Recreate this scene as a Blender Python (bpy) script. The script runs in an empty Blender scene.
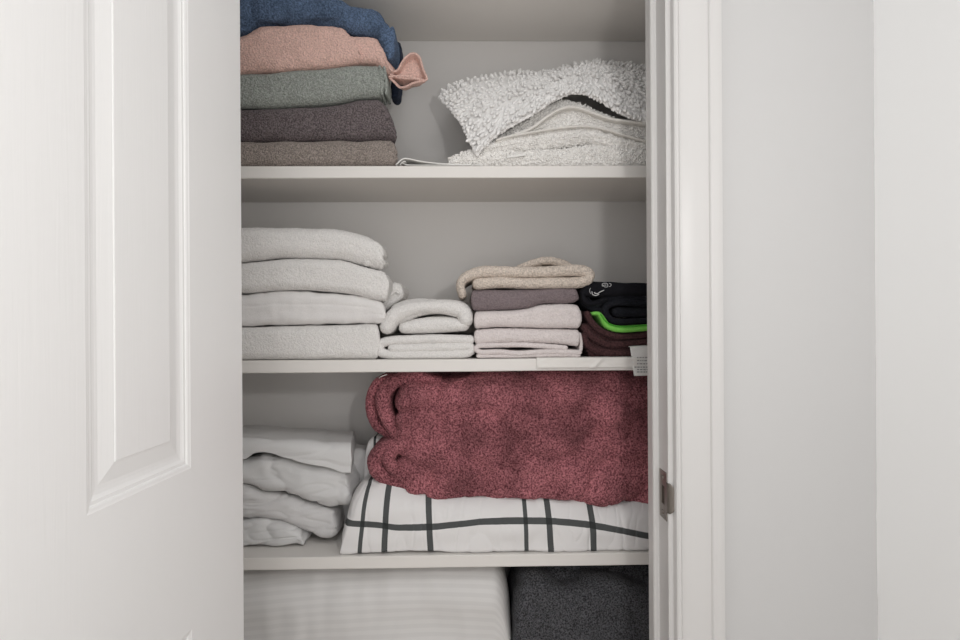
import bpy, math, random
import numpy as np
from mathutils import Vector, Matrix, noise
random.seed(7)
PI = math.pi
SC = bpy.context.scene
COL = SC.collection

# ------------------------------------------------------------------ camera
FPX = 580.0                      # focal length in pixels of a 960 px wide frame
YAW, ROLL = math.radians(1.0), math.radians(0.36)
cF = Vector((math.sin(YAW), math.cos(YAW), 0))
r0 = Vector((math.cos(YAW), -math.sin(YAW), 0)); zz = Vector((0, 0, 1))
cR = math.cos(ROLL) * r0 - math.sin(ROLL) * zz
cU = math.sin(ROLL) * r0 + math.cos(ROLL) * zz
cam = bpy.data.objects.new('camera', bpy.data.cameras.new('camera'))
COL.objects.link(cam)
cam.data.sensor_width = 36.0
cam.data.lens = FPX * 36.0 / 960.0
cam.data.clip_start = 0.02
m = Matrix((cR, cU, -cF)).transposed().to_4x4()
cam.matrix_world = m
SC.camera = cam

# ------------------------------------------------------------------ light
SC.view_settings.view_transform = 'Standard'
SC.view_settings.look = 'None'
SC.view_settings.gamma = 1.0
SC.view_settings.exposure = -0.30
w = bpy.data.worlds.new('world'); SC.world = w; w.use_nodes = True
w.node_tree.nodes['Background'].inputs[0].default_value = (0.985, 0.99, 1.0, 1)
w.node_tree.nodes['Background'].inputs[1].default_value = 0.9

def area(name, loc, target, size, power, color=(1, 1, 1), sizey=None):
    l = bpy.data.lights.new(name, 'AREA'); l.size = size; l.energy = power; l.color = color
    if sizey: l.shape = 'RECTANGLE'; l.size_y = sizey
    o = bpy.data.objects.new(name, l); COL.objects.link(o)
    o.location = loc
    o.rotation_euler = (Vector(target) - Vector(loc)).to_track_quat('-Z', 'Y').to_euler()
    return o
area('hall_fill', (-0.1, -1.9, -0.3), (0, 1, 0.0), 1.2, 6, (1, 0.995, 0.99), 1.0)  # added fill light low in the hall, lifts the shelf undersides
area('hall_ceiling_lamp', (0.16, -0.15, 1.12), (0.2, -0.1, -1), 0.45, 3.6, (1, 0.99, 0.98))
key = bpy.data.lights.new('key_light', 'POINT'); key.energy = 6.0; key.shadow_soft_size = 0.028; key.color = (1, 0.985, 0.97)  # unseen key light, free in mid-hall, placed for the patch behind the sheets
ko = bpy.data.objects.new('key_light', key); COL.objects.link(ko); ko.location = (0.22, 0.06, 0.18)

# ------------------------------------------------------------------ helpers
def P(x, y, d):
    """point of the place that is seen at photo pixel x, y on the plane y = d"""
    dirv = cF + cR * ((x - 480) / FPX) + cU * ((320 - y) / FPX)
    return dirv * (d / dirv.y)
def PX(x, d, y=320): return P(x, y, d).x
def PZ(x, y, d): return P(x, y, d).z

def tag(o, label=None, cat=None, group=None, kind=None):
    if label: o['label'] = label
    if cat: o['category'] = cat
    if group: o['group'] = group
    if kind: o['kind'] = kind
    return o
def empty(name, loc, label, cat, group=None):
    o = bpy.data.objects.new(name, None); o.empty_display_size = 0.02
    COL.objects.link(o); o.location = loc
    return tag(o, label, cat, group)

class M:
    """collects geometry in world coordinates"""
    def __init__(s): s.v = []; s.f = []; s.att = {}
    def add(s, v, f):
        b = len(s.v); s.v += [tuple(p) for p in v]; s.f += [tuple(i + b for i in q) for q in f]
        return b
    def box(s, a, b):
        x0, y0, z0 = a; x1, y1, z1 = b
        s.add([(x0,y0,z0),(x1,y0,z0),(x1,y1,z0),(x0,y1,z0),(x0,y0,z1),(x1,y0,z1),(x1,y1,z1),(x0,y1,z1)],
              [(0,3,2,1),(4,5,6,7),(0,1,5,4),(1,2,6,5),(2,3,7,6),(3,0,4,7)])
    def build(s, name, mat, parent=None, base=None, smooth=True, bevel=0, angle=None):
        if parent is not None: base = parent.location if parent.parent is None else parent.parent.location
        if base is None: base = Vector((0, 0, 0))
        base = Vector(base)
        me = bpy.data.meshes.new(name)
        me.from_pydata([tuple(Vector(p) - base) for p in s.v], [], s.f)
        me.validate(); me.update()
        if smooth:
            for p in me.polygons: p.use_smooth = True
        for k, arr in s.att.items():
            a = me.attributes.new(k, 'FLOAT', 'POINT'); a.data.foreach_set('value', arr)
        o = bpy.data.objects.new(name, me); COL.objects.link(o)
        me.materials.append(mat)
        if parent is not None: o.parent = parent
        else: o.location = base
        if bevel:
            b = o.modifiers.new('bevel', 'BEVEL'); b.width = bevel; b.segments = 3; b.limit_method = 'ANGLE'
            b.harden_normals = False
        return o
    def base(s):
        a = np.array(s.v); return Vector((float(a[:,0].mean()), float(a[:,1].mean()), float(a[:,2].min())))

def interp(pts, xs):
    """smooth monotone-ish curve through points"""
    p = np.array(pts, float); x, y = p[:,0], p[:,1]
    if len(x) < 3: return np.interp(xs, x, y)
    dx_ = np.diff(x); sl = np.diff(y) / dx_; d = np.zeros_like(y)
    for i_ in range(1, len(x) - 1):
        if sl[i_-1] * sl[i_] > 0:
            w1 = 2*dx_[i_] + dx_[i_-1]; w2 = dx_[i_] + 2*dx_[i_-1]
            d[i_] = (w1 + w2) / (w1 / sl[i_-1] + w2 / sl[i_])
    d[0] = sl[0]; d[-1] = sl[-1]
    xs = np.clip(xs, x[0], x[-1])
    i = np.clip(np.searchsorted(x, xs) - 1, 0, len(x) - 2)
    h = x[i+1] - x[i]; t = (xs - x[i]) / h
    return ((2*t**3-3*t**2+1)*y[i] + (t**3-2*t**2+t)*h*d[i] + (-2*t**3+3*t**2)*y[i+1] + (t**3-t**2)*h*d[i+1])

def nz(p, fx, fy=None, fz=None, s=0.0):
    fy = fx if fy is None else fy; fz = fx if fz is None else fz
    return noise.noise(Vector((p[0]*fx + s, p[1]*fy + s*1.7, p[2]*fz - s)))

def slab(mm, top, bot, yf, yb, floor=None, ceil=None, rr=0.03, el=0.02, er=0.02, pe=2.2, ya=None,
         nx=130, grooves=(), wr=(), fine=0.0008, seed=0.0, front=None, zoff=0.0, nf=1.0, pinch=0.8, skew=0.0, rrb=None):
    """soft folded pack of cloth: top and bottom outline (pixels) seen on the plane yf, running back to yb.
    grooves: (height fraction, depth, px from, px to); wr: (amount, fx, fy, fz)"""
    x0 = max(top[0][0], bot[0][0]); x1 = min(top[-1][0], bot[-1][0])
    t = np.linspace(0, 1, nx); t = t * 0.45 + (1 - np.cos(t * PI)) / 2 * 0.55
    t = np.where(t < 0, 0, t)
    xs = x0 + (x1 - x0) * t
    yt = interp(top, xs); ybm = interp(bot, xs)
    X0, X1 = PX(x0, yf), PX(x1, yf)
    nb, na, nv, nt, nk = 26, int(12*nf), int(16*nf), 26, 8
    rings = []; info = []
    for i, x in enumerate(xs):
        pt = P(x, yt[i], yf); pb = P(x, ybm[i], yf)
        zt, zb = pt.z, pb.z
        if floor is not None: zb = floor if ya is None else max(zb, floor)
        if ceil is not None: zt = min(zt, ceil)
        X = X0 + (X1 - X0) * t[i]
        q = 0; 
        if X - X0 < el: q = 1 - (X - X0) / el
        if X1 - X < er: q = 1 - (X1 - X) / er
        q = min(max(q, 0), 1); e_ = el if X - X0 < el else er
        s_ = max((1 - q**pe) ** (1/pe), 0.04)
        zc = (zt + zb) / 2; h = (zt - zb) / 2 * s_
        if floor is not None and ya is None and s_ < 1: zc = zb + (zt - zb) / 2 * (0.75 + 0.25 * s_) if False else zc
        f = yf + (1 - s_) * min(e_, 0.05) * pinch
        if front is not None: f += front(x)
        r = min(rr, h * 0.98, (yb - f) * 0.45)
        rb = min(r, 0.015)
        rl = r if rrb is None else min(rrb, r)
        ring = []
        def put(y, z): ring.append((X, y, z))
        for k in range(nb): put(yb - rb + (f + rl - yb + rb) * k / nb, zc - h)
        for k in range(na):
            a = PI/2 * k / na; put(f + rl - rl*math.sin(a), zc - h + rl - rl*math.cos(a))
        for k in range(nv): put(f, zc - h + rl + (2*h - rl - r) * k / nv)
        for k in range(na):
            a = PI/2 * k / na; put(f + r - r*math.cos(a), zc + h - r + r*math.sin(a))
        for k in range(nt): put(f + r + (yb - rb - f - r) * k / nt, zc + h)
        for k in range(nk):
            a = PI * k / nk; put(yb - rb + rb*math.sin(a), zc + h*math.cos(a))
        rings.append(ring); info.append((x, zc, h, f, s_, q))
    n = len(rings[0]); V = np.array(rings)            # nx, n, 3
    # normals
    du = np.gradient(V, axis=0); dv = np.roll(V, -1, axis=1) - np.roll(V, 1, axis=1)
    N = np.cross(du, dv); N /= (np.linalg.norm(N, axis=2, keepdims=True) + 1e-9)
    # orientation: front vertices should point to -y
    if N[nx//2, nb + na + nv//2, 1] > 0: N = -N
    for i in range(nx):
        x, zc, h, f, s_, q = info[i]
        for j in range(n):
            p = V[i, j]; dd = 0
            for (am, fx, fy, fz) in wr:
                if am > 0: dd += am * nz(p, fx, fy, fz, seed)
                else:                                     # sharp crease valleys between soft swells
                    q_ = abs(nz(p, fx, fy, fz, seed + 5)); dd += am * max(0, 1 - q_ * 5) ** 1.6
            if fine: dd += fine * nz(p, 260, None, None, seed) 
            for (fr, dp, ga, gb) in grooves:
                if ga <= x <= gb:
                    zr = (p[2] - (zc - h)) / (2*h + 1e-6) if h > 1e-4 else 0.5
                    wob = 0.03 * nz((p[0], 0, 0), 30, 30, 30, seed + fr * 9)
                    sg = 0.0018 / (2*h + 1e-4)
                    if p[1] < (f + yb) / 2:
                        mk = min(1, (x - ga) / 12) * min(1, (gb - x) / 12) if gb < x1 - 1 else min(1, (x - ga) / 12)
                        dd -= dp * math.exp(-((zr - fr - wob) / sg) ** 2) * mk
            V[i, j] = p + N[i, j] * dd
    if floor is not None: V[:, :, 2] = np.maximum(V[:, :, 2], floor + 0.0005)
    if ceil is not None: V[:, :, 2] = np.minimum(V[:, :, 2], ceil - 0.0005)
    V[:, :, 1] = np.minimum(V[:, :, 1], BACK - 0.003)
    if skew: V[:, :, 0] += skew * (V[:, :, 1] - yf)
    F = []
    for i in range(nx - 1):
        for j in range(n):
            a = i*n + j; b = i*n + (j+1) % n
            F.append((a, b, b + n, a + n))
    F.append(tuple(range(n))[::-1]); F.append(tuple((nx-1)*n + k for k in range(n)))
    mm.add(V.reshape(-1, 3).tolist(), F)
    return V, info, (nb, na, nv, nt)

def catmull(pts, step):
    p = [Vector(q) for q in pts]; out = []
    p = [2*p[0] - p[1]] + p + [2*p[-1] - p[-2]]
    for i in range(1, len(p) - 2):
        L = (p[i+1] - p[i]).length; k = max(2, int(L / step))
        for j in range(k):
            t = j / k
            out.append(0.5 * ((2*p[i]) + (p[i+1]-p[i-1])*t + (2*p[i-1]-5*p[i]+4*p[i+1]-p[i+2])*t*t + (3*p[i]-p[i-1]-3*p[i+1]+p[i+2])*t**3))
    out.append(p[-2]); return out

def ribbon(mm, path, th, yf, yb, wob=0.0012, seed=0.0, lean=0.0, fine=0.0006, floor=None, shrink=None, wf=18, dstep=0.005):
    """a thick layer of cloth whose folded edge follows path (pixels) and which runs back to yb"""
    pw = catmull([(P(x, y, yf).x, P(x, y, yf).z, 0) for x, y in path], 0.0028)
    n = len(pw); ppm = FPX / yf
    if callable(th): R = [th(i / (n-1)) / ppm / 2 for i in range(n)]
    else: R = [th / ppm / 2] * n
    nor = []
    for i in range(n):
        d = pw[min(i+1, n-1)] - pw[max(i-1, 0)]; d.normalize(); nor.append(Vector((-d.y, d.x, 0)))
    cx = sum(q.x for q in pw) / n; cz = sum(q.y for q in pw) / n
    def loop(k, y, g):
        out = []
        def at(i, v):
            q = pw[i] + v * (R[i] * k)
            return (cx + (q.x - cx) * g, y, cz + (q.y - cz) * g)
        for i in range(n): out.append(at(i, nor[i]))
        d = Vector((nor[-1].y, -nor[-1].x, 0))
        for a in range(1, 6): out.append(at(n-1, nor[-1]*math.cos(a*PI/6) + d*math.sin(a*PI/6)))
        for i in range(n-1, -1, -1): out.append(at(i, -nor[i]))
        d = Vector((-nor[0].y, nor[0].x, 0))
        for a in range(1, 6): out.append(at(0, -nor[0]*math.cos(a*PI/6) + d*math.sin(a*PI/6)))
        return out
    r = max(R); K = 7; lv = []
    for k in range(K + 1):
        a = k / K * PI/2; lv.append((max(math.sin(a), 0.05), yf + r*(1 - math.cos(a))))
    ms = max(2, int((yb - yf - r) / dstep))
    for k in range(1, ms + 1): lv.append((1, yf + r + (yb - yf - r) * k / ms))
    V = []
    for k, y in lv:
        g = 1 if shrink is None else 1 + (shrink - 1) * (y - yf) / (yb - yf)
        V.append(loop(k, y, g))
    L = len(V[0]); VV = []
    for lp in V:
        for p in lp:
            a = noise.noise_vector(Vector((p[0]*wf + seed, p[1]*wf*0.6, p[2]*wf)))
            b = noise.noise_vector(Vector((p[0]*220 + seed, p[1]*220, p[2]*220)))
            q = Vector(p) + a * wob + b * fine
            q.z += lean * (q.y - yf)
            if floor is not None: q.z = max(q.z, floor + 0.0005)
            q.y = min(q.y, BACK - 0.002)
            VV.append(q)
    F = []
    for i in range(len(lv) - 1):
        for j in range(L):
            a = i*L + j; b = i*L + (j+1) % L
            F.append((a, b, b + L, a + L))
    off = n + 5
    for base_ in (0, (len(lv)-1)*L):
        for i in range(n - 1):
            a, b = base_ + i, base_ + i + 1
            c, d = base_ + off + (n-2-i), base_ + off + (n-1-i)
            F.append((a, b, c, d) if base_ else (d, c, b, a))
    mm.add(VV, F)

def tube(mm, pts, r, seg=8, floor=None):
    """round cord through world points"""
    pw = catmull(pts, 0.003); n = len(pw); V = []
    for i, p in enumerate(pw):
        d = (pw[min(i+1, n-1)] - pw[max(i-1, 0)]).normalized()
        a = d.cross(Vector((0, 1, 0)) if abs(d.y) < 0.9 else Vector((0, 0, 1))).normalized(); b = d.cross(a)
        for k in range(seg):
            V.append(p + a*math.cos(2*PI*k/seg)*r + b*math.sin(2*PI*k/seg)*r)
    F = [(i*seg+k, i*seg+(k+1)%seg, (i+1)*seg+(k+1)%seg, (i+1)*seg+k) for i in range(n-1) for k in range(seg)]
    F.append(tuple(range(seg))[::-1]); F.append(tuple((n-1)*seg+k for k in range(seg)))
    mm.add(V, F)

# ------------------------------------------------------------------ materials
def lin(c): return tuple(((v/255)/12.92 if v/255 <= 0.04045 else ((v/255+0.055)/1.055)**2.4) for v in c)
def newmat(name):
    mt = bpy.data.materials.new(name); mt.use_nodes = True
    nt = mt.node_tree; return mt, nt, nt.nodes['Principled BSDF']
def paint(name, c, rough=0.5, bump=0.15, scale=60, dist=0.0008):
    mt, nt, b = newmat(name)
    b.inputs['Base Color'].default_value = (*lin(c), 1); b.inputs['Roughness'].default_value = rough
    tc = nt.nodes.new('ShaderNodeTexCoord')
    n = nt.nodes.new('ShaderNodeTexNoise'); n.inputs['Scale'].default_value = scale; n.inputs['Detail'].default_value = 4
    nt.links.new(tc.outputs['Object'], n.inputs['Vector'])
    bp = nt.nodes.new('ShaderNodeBump'); bp.inputs['Strength'].default_value = bump; bp.inputs['Distance'].default_value = dist
    nt.links.new(n.outputs['Fac'], bp.inputs['Height']); nt.links.new(bp.outputs['Normal'], b.inputs['Normal'])
    return mt
def cloth(name, c, var=0.14, scale=420, bump=0.7, dist=0.002, sheen=0.3, patch=0.0, pscale=30, c2=None, thr=(0.35, 0.65), aniso=None, weave=False):
    mt, nt, b = newmat(name)
    L = nt.links; N = nt.nodes
    b.inputs['Roughness'].default_value = 0.95
    b.inputs['Specular IOR Level'].default_value = 0.1
    b.inputs['Sheen Weight'].default_value = sheen; b.inputs['Sheen Roughness'].default_value = 0.5
    b.inputs['Sheen Tint'].default_value = (*[min(1, v*1.3+0.1) for v in lin(c)], 1)
    tc = N.new('ShaderNodeTexCoord')
    mp = N.new('ShaderNodeMapping'); L.new(tc.outputs['Object'], mp.inputs['Vector'])
    if aniso: mp.inputs['Scale'].default_value = aniso
    n1 = N.new('ShaderNodeTexNoise'); n1.inputs['Scale'].default_value = scale; n1.inputs['Detail'].default_value = 2
    L.new(mp.outputs['Vector'], n1.inputs['Vector'])
    rmp = N.new('ShaderNodeMapRange'); rmp.inputs[1].default_value = thr[0]; rmp.inputs[2].default_value = thr[1]
    L.new(n1.outputs['Fac'], rmp.inputs[0])
    lc = lin(c); dk = [v*(1-var*1.6) for v in lc]; lt = [min(1, v*(1+var)) for v in lc]
    if c2: dk = lin(c2)
    mx = N.new('ShaderNodeMix'); mx.data_type = 'RGBA'
    mx.inputs[6].default_value = (*dk, 1); mx.inputs[7].default_value = (*lt, 1)
    L.new(rmp.outputs[0], mx.inputs[0])
    out = mx.outputs[2]
    if patch:
        n2 = N.new('ShaderNodeTexNoise'); n2.inputs['Scale'].default_value = pscale; n2.inputs['Detail'].default_value = 3
        L.new(tc.outputs['Object'], n2.inputs['Vector'])
        r2 = N.new('ShaderNodeMapRange'); r2.inputs[1].default_value = 0.35; r2.inputs[2].default_value = 0.65
        r2.inputs[3].default_value = 1 - patch; r2.inputs[4].default_value = 1 + patch * 0.5
        L.new(n2.outputs['Fac'], r2.inputs[0])
        vm = N.new('ShaderNodeVectorMath'); vm.operation = 'SCALE'
        L.new(out, vm.inputs[0]); L.new(r2.outputs[0], vm.inputs['Scale']); out = vm.outputs[0]
    L.new(out, b.inputs['Base Color'])
    vo = N.new('ShaderNodeTexVoronoi'); vo.inputs['Scale'].default_value = scale * 0.9
    L.new(mp.outputs['Vector'], vo.inputs['Vector'])
    ad = N.new('ShaderNodeMath'); ad.operation = 'SUBTRACT'; L.new(n1.outputs['Fac'], ad.inputs[0])
    ml = N.new('ShaderNodeMath'); ml.operation = 'MULTIPLY'; ml.inputs[1].default_value = 0.6
    L.new(vo.outputs['Distance'], ml.inputs[0]); L.new(ml.outputs[0], ad.inputs[1])
    bp = N.new('ShaderNodeBump'); bp.inputs['Strength'].default_value = bump; bp.inputs['Distance'].default_value = dist
    L.new(ad.outputs[0], bp.inputs['Height']); L.new(bp.outputs['Normal'], b.inputs['Normal'])
    return mt

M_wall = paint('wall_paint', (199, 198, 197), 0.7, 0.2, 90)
M_closet = paint('closet_paint', (214, 211, 208), 0.75, 0.25, 70)
M_trim = paint('trim_gloss_paint', (207, 205, 203), 0.38, 0.1, 30)
M_shelf = paint('shelf_paint', (226, 222, 217), 0.5, 0.35, 25, 0.001)
M_floor = paint('floor_carpet', (225, 212, 200), 0.4)
M_liner = paint('shelf_liner_vinyl', (228, 226, 222), 0.45, 0.3, 50)
M_steel, _nt, _b = newmat('brushed_nickel')
_b.inputs['Base Color'].default_value = (0.24, 0.215, 0.19, 1); _b.inputs['Metallic'].default_value = 0.9; _b.inputs['Roughness'].default_value = 0.32
M_hole = paint('latch_hole_shadow', (70, 62, 55), 0.8)
# door paint with pressed wood grain
M_door = paint('door_paint', (236, 235, 234), 0.42, 0.0, 30)
nt = M_door.node_tree; b = nt.nodes['Principled BSDF']
tc = nt.nodes.new('ShaderNodeTexCoord'); mp = nt.nodes.new('ShaderNodeMapping'); mp.inputs['Scale'].default_value = (70, 70, 3.0)
wv = nt.nodes.new('ShaderNodeTexNoise'); wv.inputs['Scale'].default_value = 2.2; wv.inputs['Detail'].default_value = 5; wv.inputs['Distortion'].default_value = 1.2
nt.links.new(tc.outputs['Object'], mp.inputs['Vector']); nt.links.new(mp.outputs['Vector'], wv.inputs['Vector'])
bp = nt.nodes.new('ShaderNodeBump'); bp.inputs['Strength'].default_value = 0.25; bp.inputs['Distance'].default_value = 0.0008
nt.links.new(wv.outputs['Fac'], bp.inputs['Height']); nt.links.new(bp.outputs['Normal'], b.inputs['Normal'])

# ------------------------------------------------------------------ setting
WALL, SHF, BACK = 0.75, 0.95, 1.143
FLOOR, CEIL = -1.25, 1.2
XJ = PX(667, WALL)                   # right jamb face
XL = PX(242, 0.74) - 0.045           # left jamb face
XIN0, XIN1 = XL - 0.17, XJ + 0.13    # inside of the closet
XW = PX(875.5, WALL)                 # hall wall on the right
HEAD = 0.80
JB = WALL + 0.086
def struct(name, mm, mat, **k):
    o = mm.build(name, mat, **k); o['kind'] = 'structure'; return o
g = M(); g.box((-1.6, WALL, FLOOR), (XL - 0.02, JB, CEIL)); struct('wall_closet_left', g, M_wall, smooth=False)
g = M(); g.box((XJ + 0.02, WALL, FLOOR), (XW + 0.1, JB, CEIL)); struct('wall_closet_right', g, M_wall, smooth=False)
g = M(); g.box((XL - 0.02, WALL, HEAD + 0.02), (XJ + 0.02, JB, CEIL)); struct('wall_closet_above', g, M_wall, smooth=False)
# hall side wall, with the slightly uneven paint line of the corner
g = M(); nzs = 220
V = []; F = []
for i in range(nzs + 1):
    z = FLOOR + (CEIL - FLOOR) * i / nzs
    dx = 0.0012 * nz((0, 0, z), 9) + 0.0006 * nz((0, 0, z), 60)
    V += [(XW + dx, WALL, z), (XW, WALL - 0.02, z), (XW, -2.2, z), (XW + 0.1, -2.2, z), (XW + 0.1, WALL, z)]
    if i:
        a = (i-1)*5
        for j in range(4): F.append((a+j, a+j+5, a+j+6, a+j+1))
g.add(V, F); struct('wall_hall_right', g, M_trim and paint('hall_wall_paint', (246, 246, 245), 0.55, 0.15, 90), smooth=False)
g = M(); g.box((XIN0 - 0.1, BACK, FLOOR), (XIN1 + 0.1, BACK + 0.1, CEIL)); struct('wall_closet_back', g, M_closet, smooth=False)
g = M(); g.box((XIN0 - 0.1, JB, FLOOR), (XIN0, BACK, CEIL)); struct('wall_closet_side_left', g, M_closet, smooth=False)
g = M(); g.box((XIN1, JB, FLOOR), (XIN1 + 0.1, BACK, CEIL)); struct('wall_closet_side_right', g, M_closet, smooth=False)
g = M(); g.box((-1.6, -2.2, FLOOR - 0.05), (XW + 0.1, BACK + 0.1, FLOOR)); struct('floor', g, M_floor, smooth=False)
g = M(); g.box((XIN0 - 0.1, JB, CEIL), (XIN1 + 0.1, BACK + 0.1, CEIL + 0.05)); struct('ceiling', g, M_closet, smooth=False)

# jambs with stop
def jamb(name, x, sgn):
    # section in (x, y): face, stop
    sec = [(0, 0), (0, .038), (-.0055, .038), (-.0075, .040), (-.0075, .062), (-.0055, .064), (0, .064), (0, .086), (.02, .086), (.02, 0)]
    g = M(); V = []; n = len(sec)
    for z in (FLOOR, HEAD):
        for a, d in sec: V.append((x + sgn*a, WALL - 0.001 + d, z))
    F = [(i, (i+1) % n, (i+1) % n + n, i + n) for i in range(n)] + [tuple(range(n)), tuple(range(n, 2*n))]
    g.add(V, F); return struct(name, g, M_trim, smooth=False, bevel=0.0012)
jamb('trim_1', XJ, 1); jamb('trim_2', XL, -1)
g = M(); g.box((XL - .02, WALL - .001, HEAD), (XJ + .02, WALL + .085, HEAD + .02)); struct('trim_3', g, M_trim, smooth=False)
# casings: colonial profile swept up the opening
CW = PX(720.5, WALL - 0.012) - PX(672.5, WALL - 0.012)
prof = [(0, 0), (0, .0080), (.0012, .0112), (.0035, .0126), (.0060, .0122), (.0082, .0098), (.0092, .0074), (.012, .0084), (.02, .0100), (.030, .0116), (CW-.0170, .0118),
        (CW-.0160, .0141), (CW-.0150, .0150), (CW-.0135, .0152), (CW-.0125, .0150), (CW-.010, .0158), (CW-.003, .016), (CW-.0008, .0152), (CW, .0135), (CW, 0)]
def casing(name, kind):
    g = M(); V = []; n = len(prof)
    rv = .006
    for s in (0, 1):
        for a, d in prof:
            if kind == 'r': V.append((XJ + rv + a, WALL - d, FLOOR if s == 0 else HEAD + rv + a))
            if kind == 'l': V.append((XL - rv - a, WALL - d, FLOOR if s == 0 else HEAD + rv + a))
            if kind == 't': V.append((XL - rv - a if s == 0 else XJ + rv + a, WALL - d, HEAD + rv + a))
    F = [(i, i+1, i+1+n, i+n) for i in range(n-1)] + [tuple(range(n)), tuple(range(n, 2*n))]
    g.add(V, F); o = struct(name, g, M_trim, smooth=True)
    md = o.modifiers.new('edges', 'EDGE_SPLIT'); md.split_angle = math.radians(35)
casing('trim_4', 'r'); casing('trim_5', 'l'); casing('trim_6', 't')

# ---- panel door standing open, seen on its inner face
hx, hy = PX(241.8, 0.742), 0.742
phi = math.radians(4.2)
dirx, diry = -math.sin(phi), -math.cos(phi)          # along the door from its hinge edge to its free edge
nx_, ny_ = math.cos(phi), -math.sin(phi)             # the visible face looks this way
DW, DT = 0.60, 0.035
def D(t, z, o): return (hx + dirx*t + nx_*o, hy + diry*t + ny_*o, z)
def tcol(px):                                        # distance along the door for an image column
    k = (px - 480) / FPX; d = cF + cR * k
    # hx+dirx t = s d.x ; hy+diry t = s d.y
    det = dirx * (-d.y) + d.x * diry
    return (-hx * (-d.y) + (-d.x) * hy * 1.0) / det if det else 0
def zrow(t, py, px):
    p = P(px, py, hy + diry*t); return p.z
t1, t2 = tcol(190), tcol(85.5)
mul = 0.085
cols = [(t1, t2), (t2 + mul, t2 + mul + (t2 - t1))]
DW = cols[1][1] + t1
z_low = zrow(t1, 468, 190)
z_lp = zrow(t1, 629, 190)
rows = [(FLOOR + .24, z_lp), (z_low, 0.42), (0.50, 0.70)]
DZ0, DZ1 = FLOOR + 0.012, HEAD - 0.004
g = M()
ts = sorted([0, DW] + [v for c in cols for v in c]); zs = sorted([DZ0, DZ1] + [v for r in rows for v in r])
def quad(a, b, c, d): g.add([a, b, c, d], [(0, 1, 2, 3)])
PR = [(0, 0), (.0012, -.0010), (.0035, -.0018), (.0050, -.0032), (.0056, -.0052), (.0088, -.0056), (.0094, -.0066), (.0120, -.0088), (.0155, -.0098), (.019, -.0098), (.0200, -.0094),
      (.034, -.0036), (.0352, -.0034), (.0356, -.0016), (.0366, -.0012)]
PR = [(a, b * .5) for a, b in PR]
for i in range(len(ts) - 1):
    for j in range(len(zs) - 1):
        a0, a1, b0, b1 = ts[i], ts[i+1], zs[j], zs[j+1]
        if (a0, a1) in cols and (b0, b1) in rows:
            for k in range(len(PR)):
                i0, o0 = PR[k]
                r0_ = [D(a0+i0, b0+i0, o0), D(a1-i0, b0+i0, o0), D(a1-i0, b1-i0, o0), D(a0+i0, b1-i0, o0)]
                if k == len(PR) - 1: quad(*r0_); break
                i1, o1 = PR[k+1]
                r1_ = [D(a0+i1, b0+i1, o1), D(a1-i1, b0+i1, o1), D(a1-i1, b1-i1, o1), D(a0+i1, b1-i1, o1)]
                for q in range(4): quad(r0_[q], r0_[(q+1) % 4], r1_[(q+1) % 4], r1_[q])
        else: quad(D(a0, b0, 0), D(a1, b0, 0), D(a1, b1, 0), D(a0, b1, 0))
e = .0015                                            # eased edge and the other faces
c = [(0, -e), (0, -DT), (DW, -DT), (DW, 0)]
quad(D(0, DZ0, 0), D(-e, DZ0, -e), D(-e, DZ1, -e), D(0, DZ1, 0))
quad(D(-e, DZ0, -e), D(-e, DZ0, -DT), D(-e, DZ1, -DT), D(-e, DZ1, -e))
quad(D(-e, DZ0, -DT), D(DW, DZ0, -DT), D(DW, DZ1, -DT), D(-e, DZ1, -DT))
quad(D(DW, DZ0, -DT), D(DW, DZ0, 0), D(DW, DZ1, 0), D(DW, DZ1, -DT))
quad(D(-e, DZ1, -DT), D(DW, DZ1, -DT), D(DW, DZ1, 0), D(-e, DZ1, -e))
quad(D(-e, DZ0, -DT), D(DW, DZ0, -DT), D(DW, DZ0, 0), D(-e, DZ0, -e))
struct('door_1', g, M_door, smooth=False)

# ---- shelves
def ztop(py, x=445): return PZ(x, py, SHF)
S_top = {2: ztop(165.7), 3: ztop(359.3), 4: ztop(555.5)}
TH = 12.3 / (FPX / SHF)
pitch = S_top[2] - S_top[3]
S_top[1] = S_top[2] + pitch * 1.0
S_top[5] = S_top[4] - pitch
shl = {1: 'top painted white shelf above the coloured towels, only its underside showing',
       2: 'painted white shelf carrying the coloured bath towels and shaggy mats',
       3: 'painted white shelf carrying the white towels and dark folded clothes',
       4: 'painted white shelf carrying the sheets and the checked comforter',
       5: 'lowest white shelf under the large pillow and charcoal fleece'}
for k, z in S_top.items():
    g = M()
    V = []; n = 60
    for i in range(n + 1):
        X = XIN0 + 0.001 + (XIN1 - XIN0 - 0.002) * i / n
        dz = 0.0006 * nz((X, 0, k * 3.3), 6)
        for (y, zq) in ((SHF, z - .0012), (SHF + .0012, z), (BACK - .001, z), (BACK - .001, z - TH), (SHF + .0012, z - TH), (SHF, z - TH + .0012)):
            V.append((X, y, zq + (dz if y < SHF + .1 and zq < z - .005 else 0)))
    F = [(i*6+j, i*6+(j+1) % 6, (i+1)*6+(j+1) % 6, (i+1)*6+j) for i in range(n) for j in range(6)]
    F += [tuple(range(6))[::-1], tuple(n*6+j for j in range(6))]
    g.add(V, F)
    o = g.build('shelf', M_shelf, base=(0, SHF, z - TH), smooth=False); tag(o, shl[k], 'shelf', 'closet shelves')
    # small wooden cleats under the ends
YF = SHF + 0.004

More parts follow.
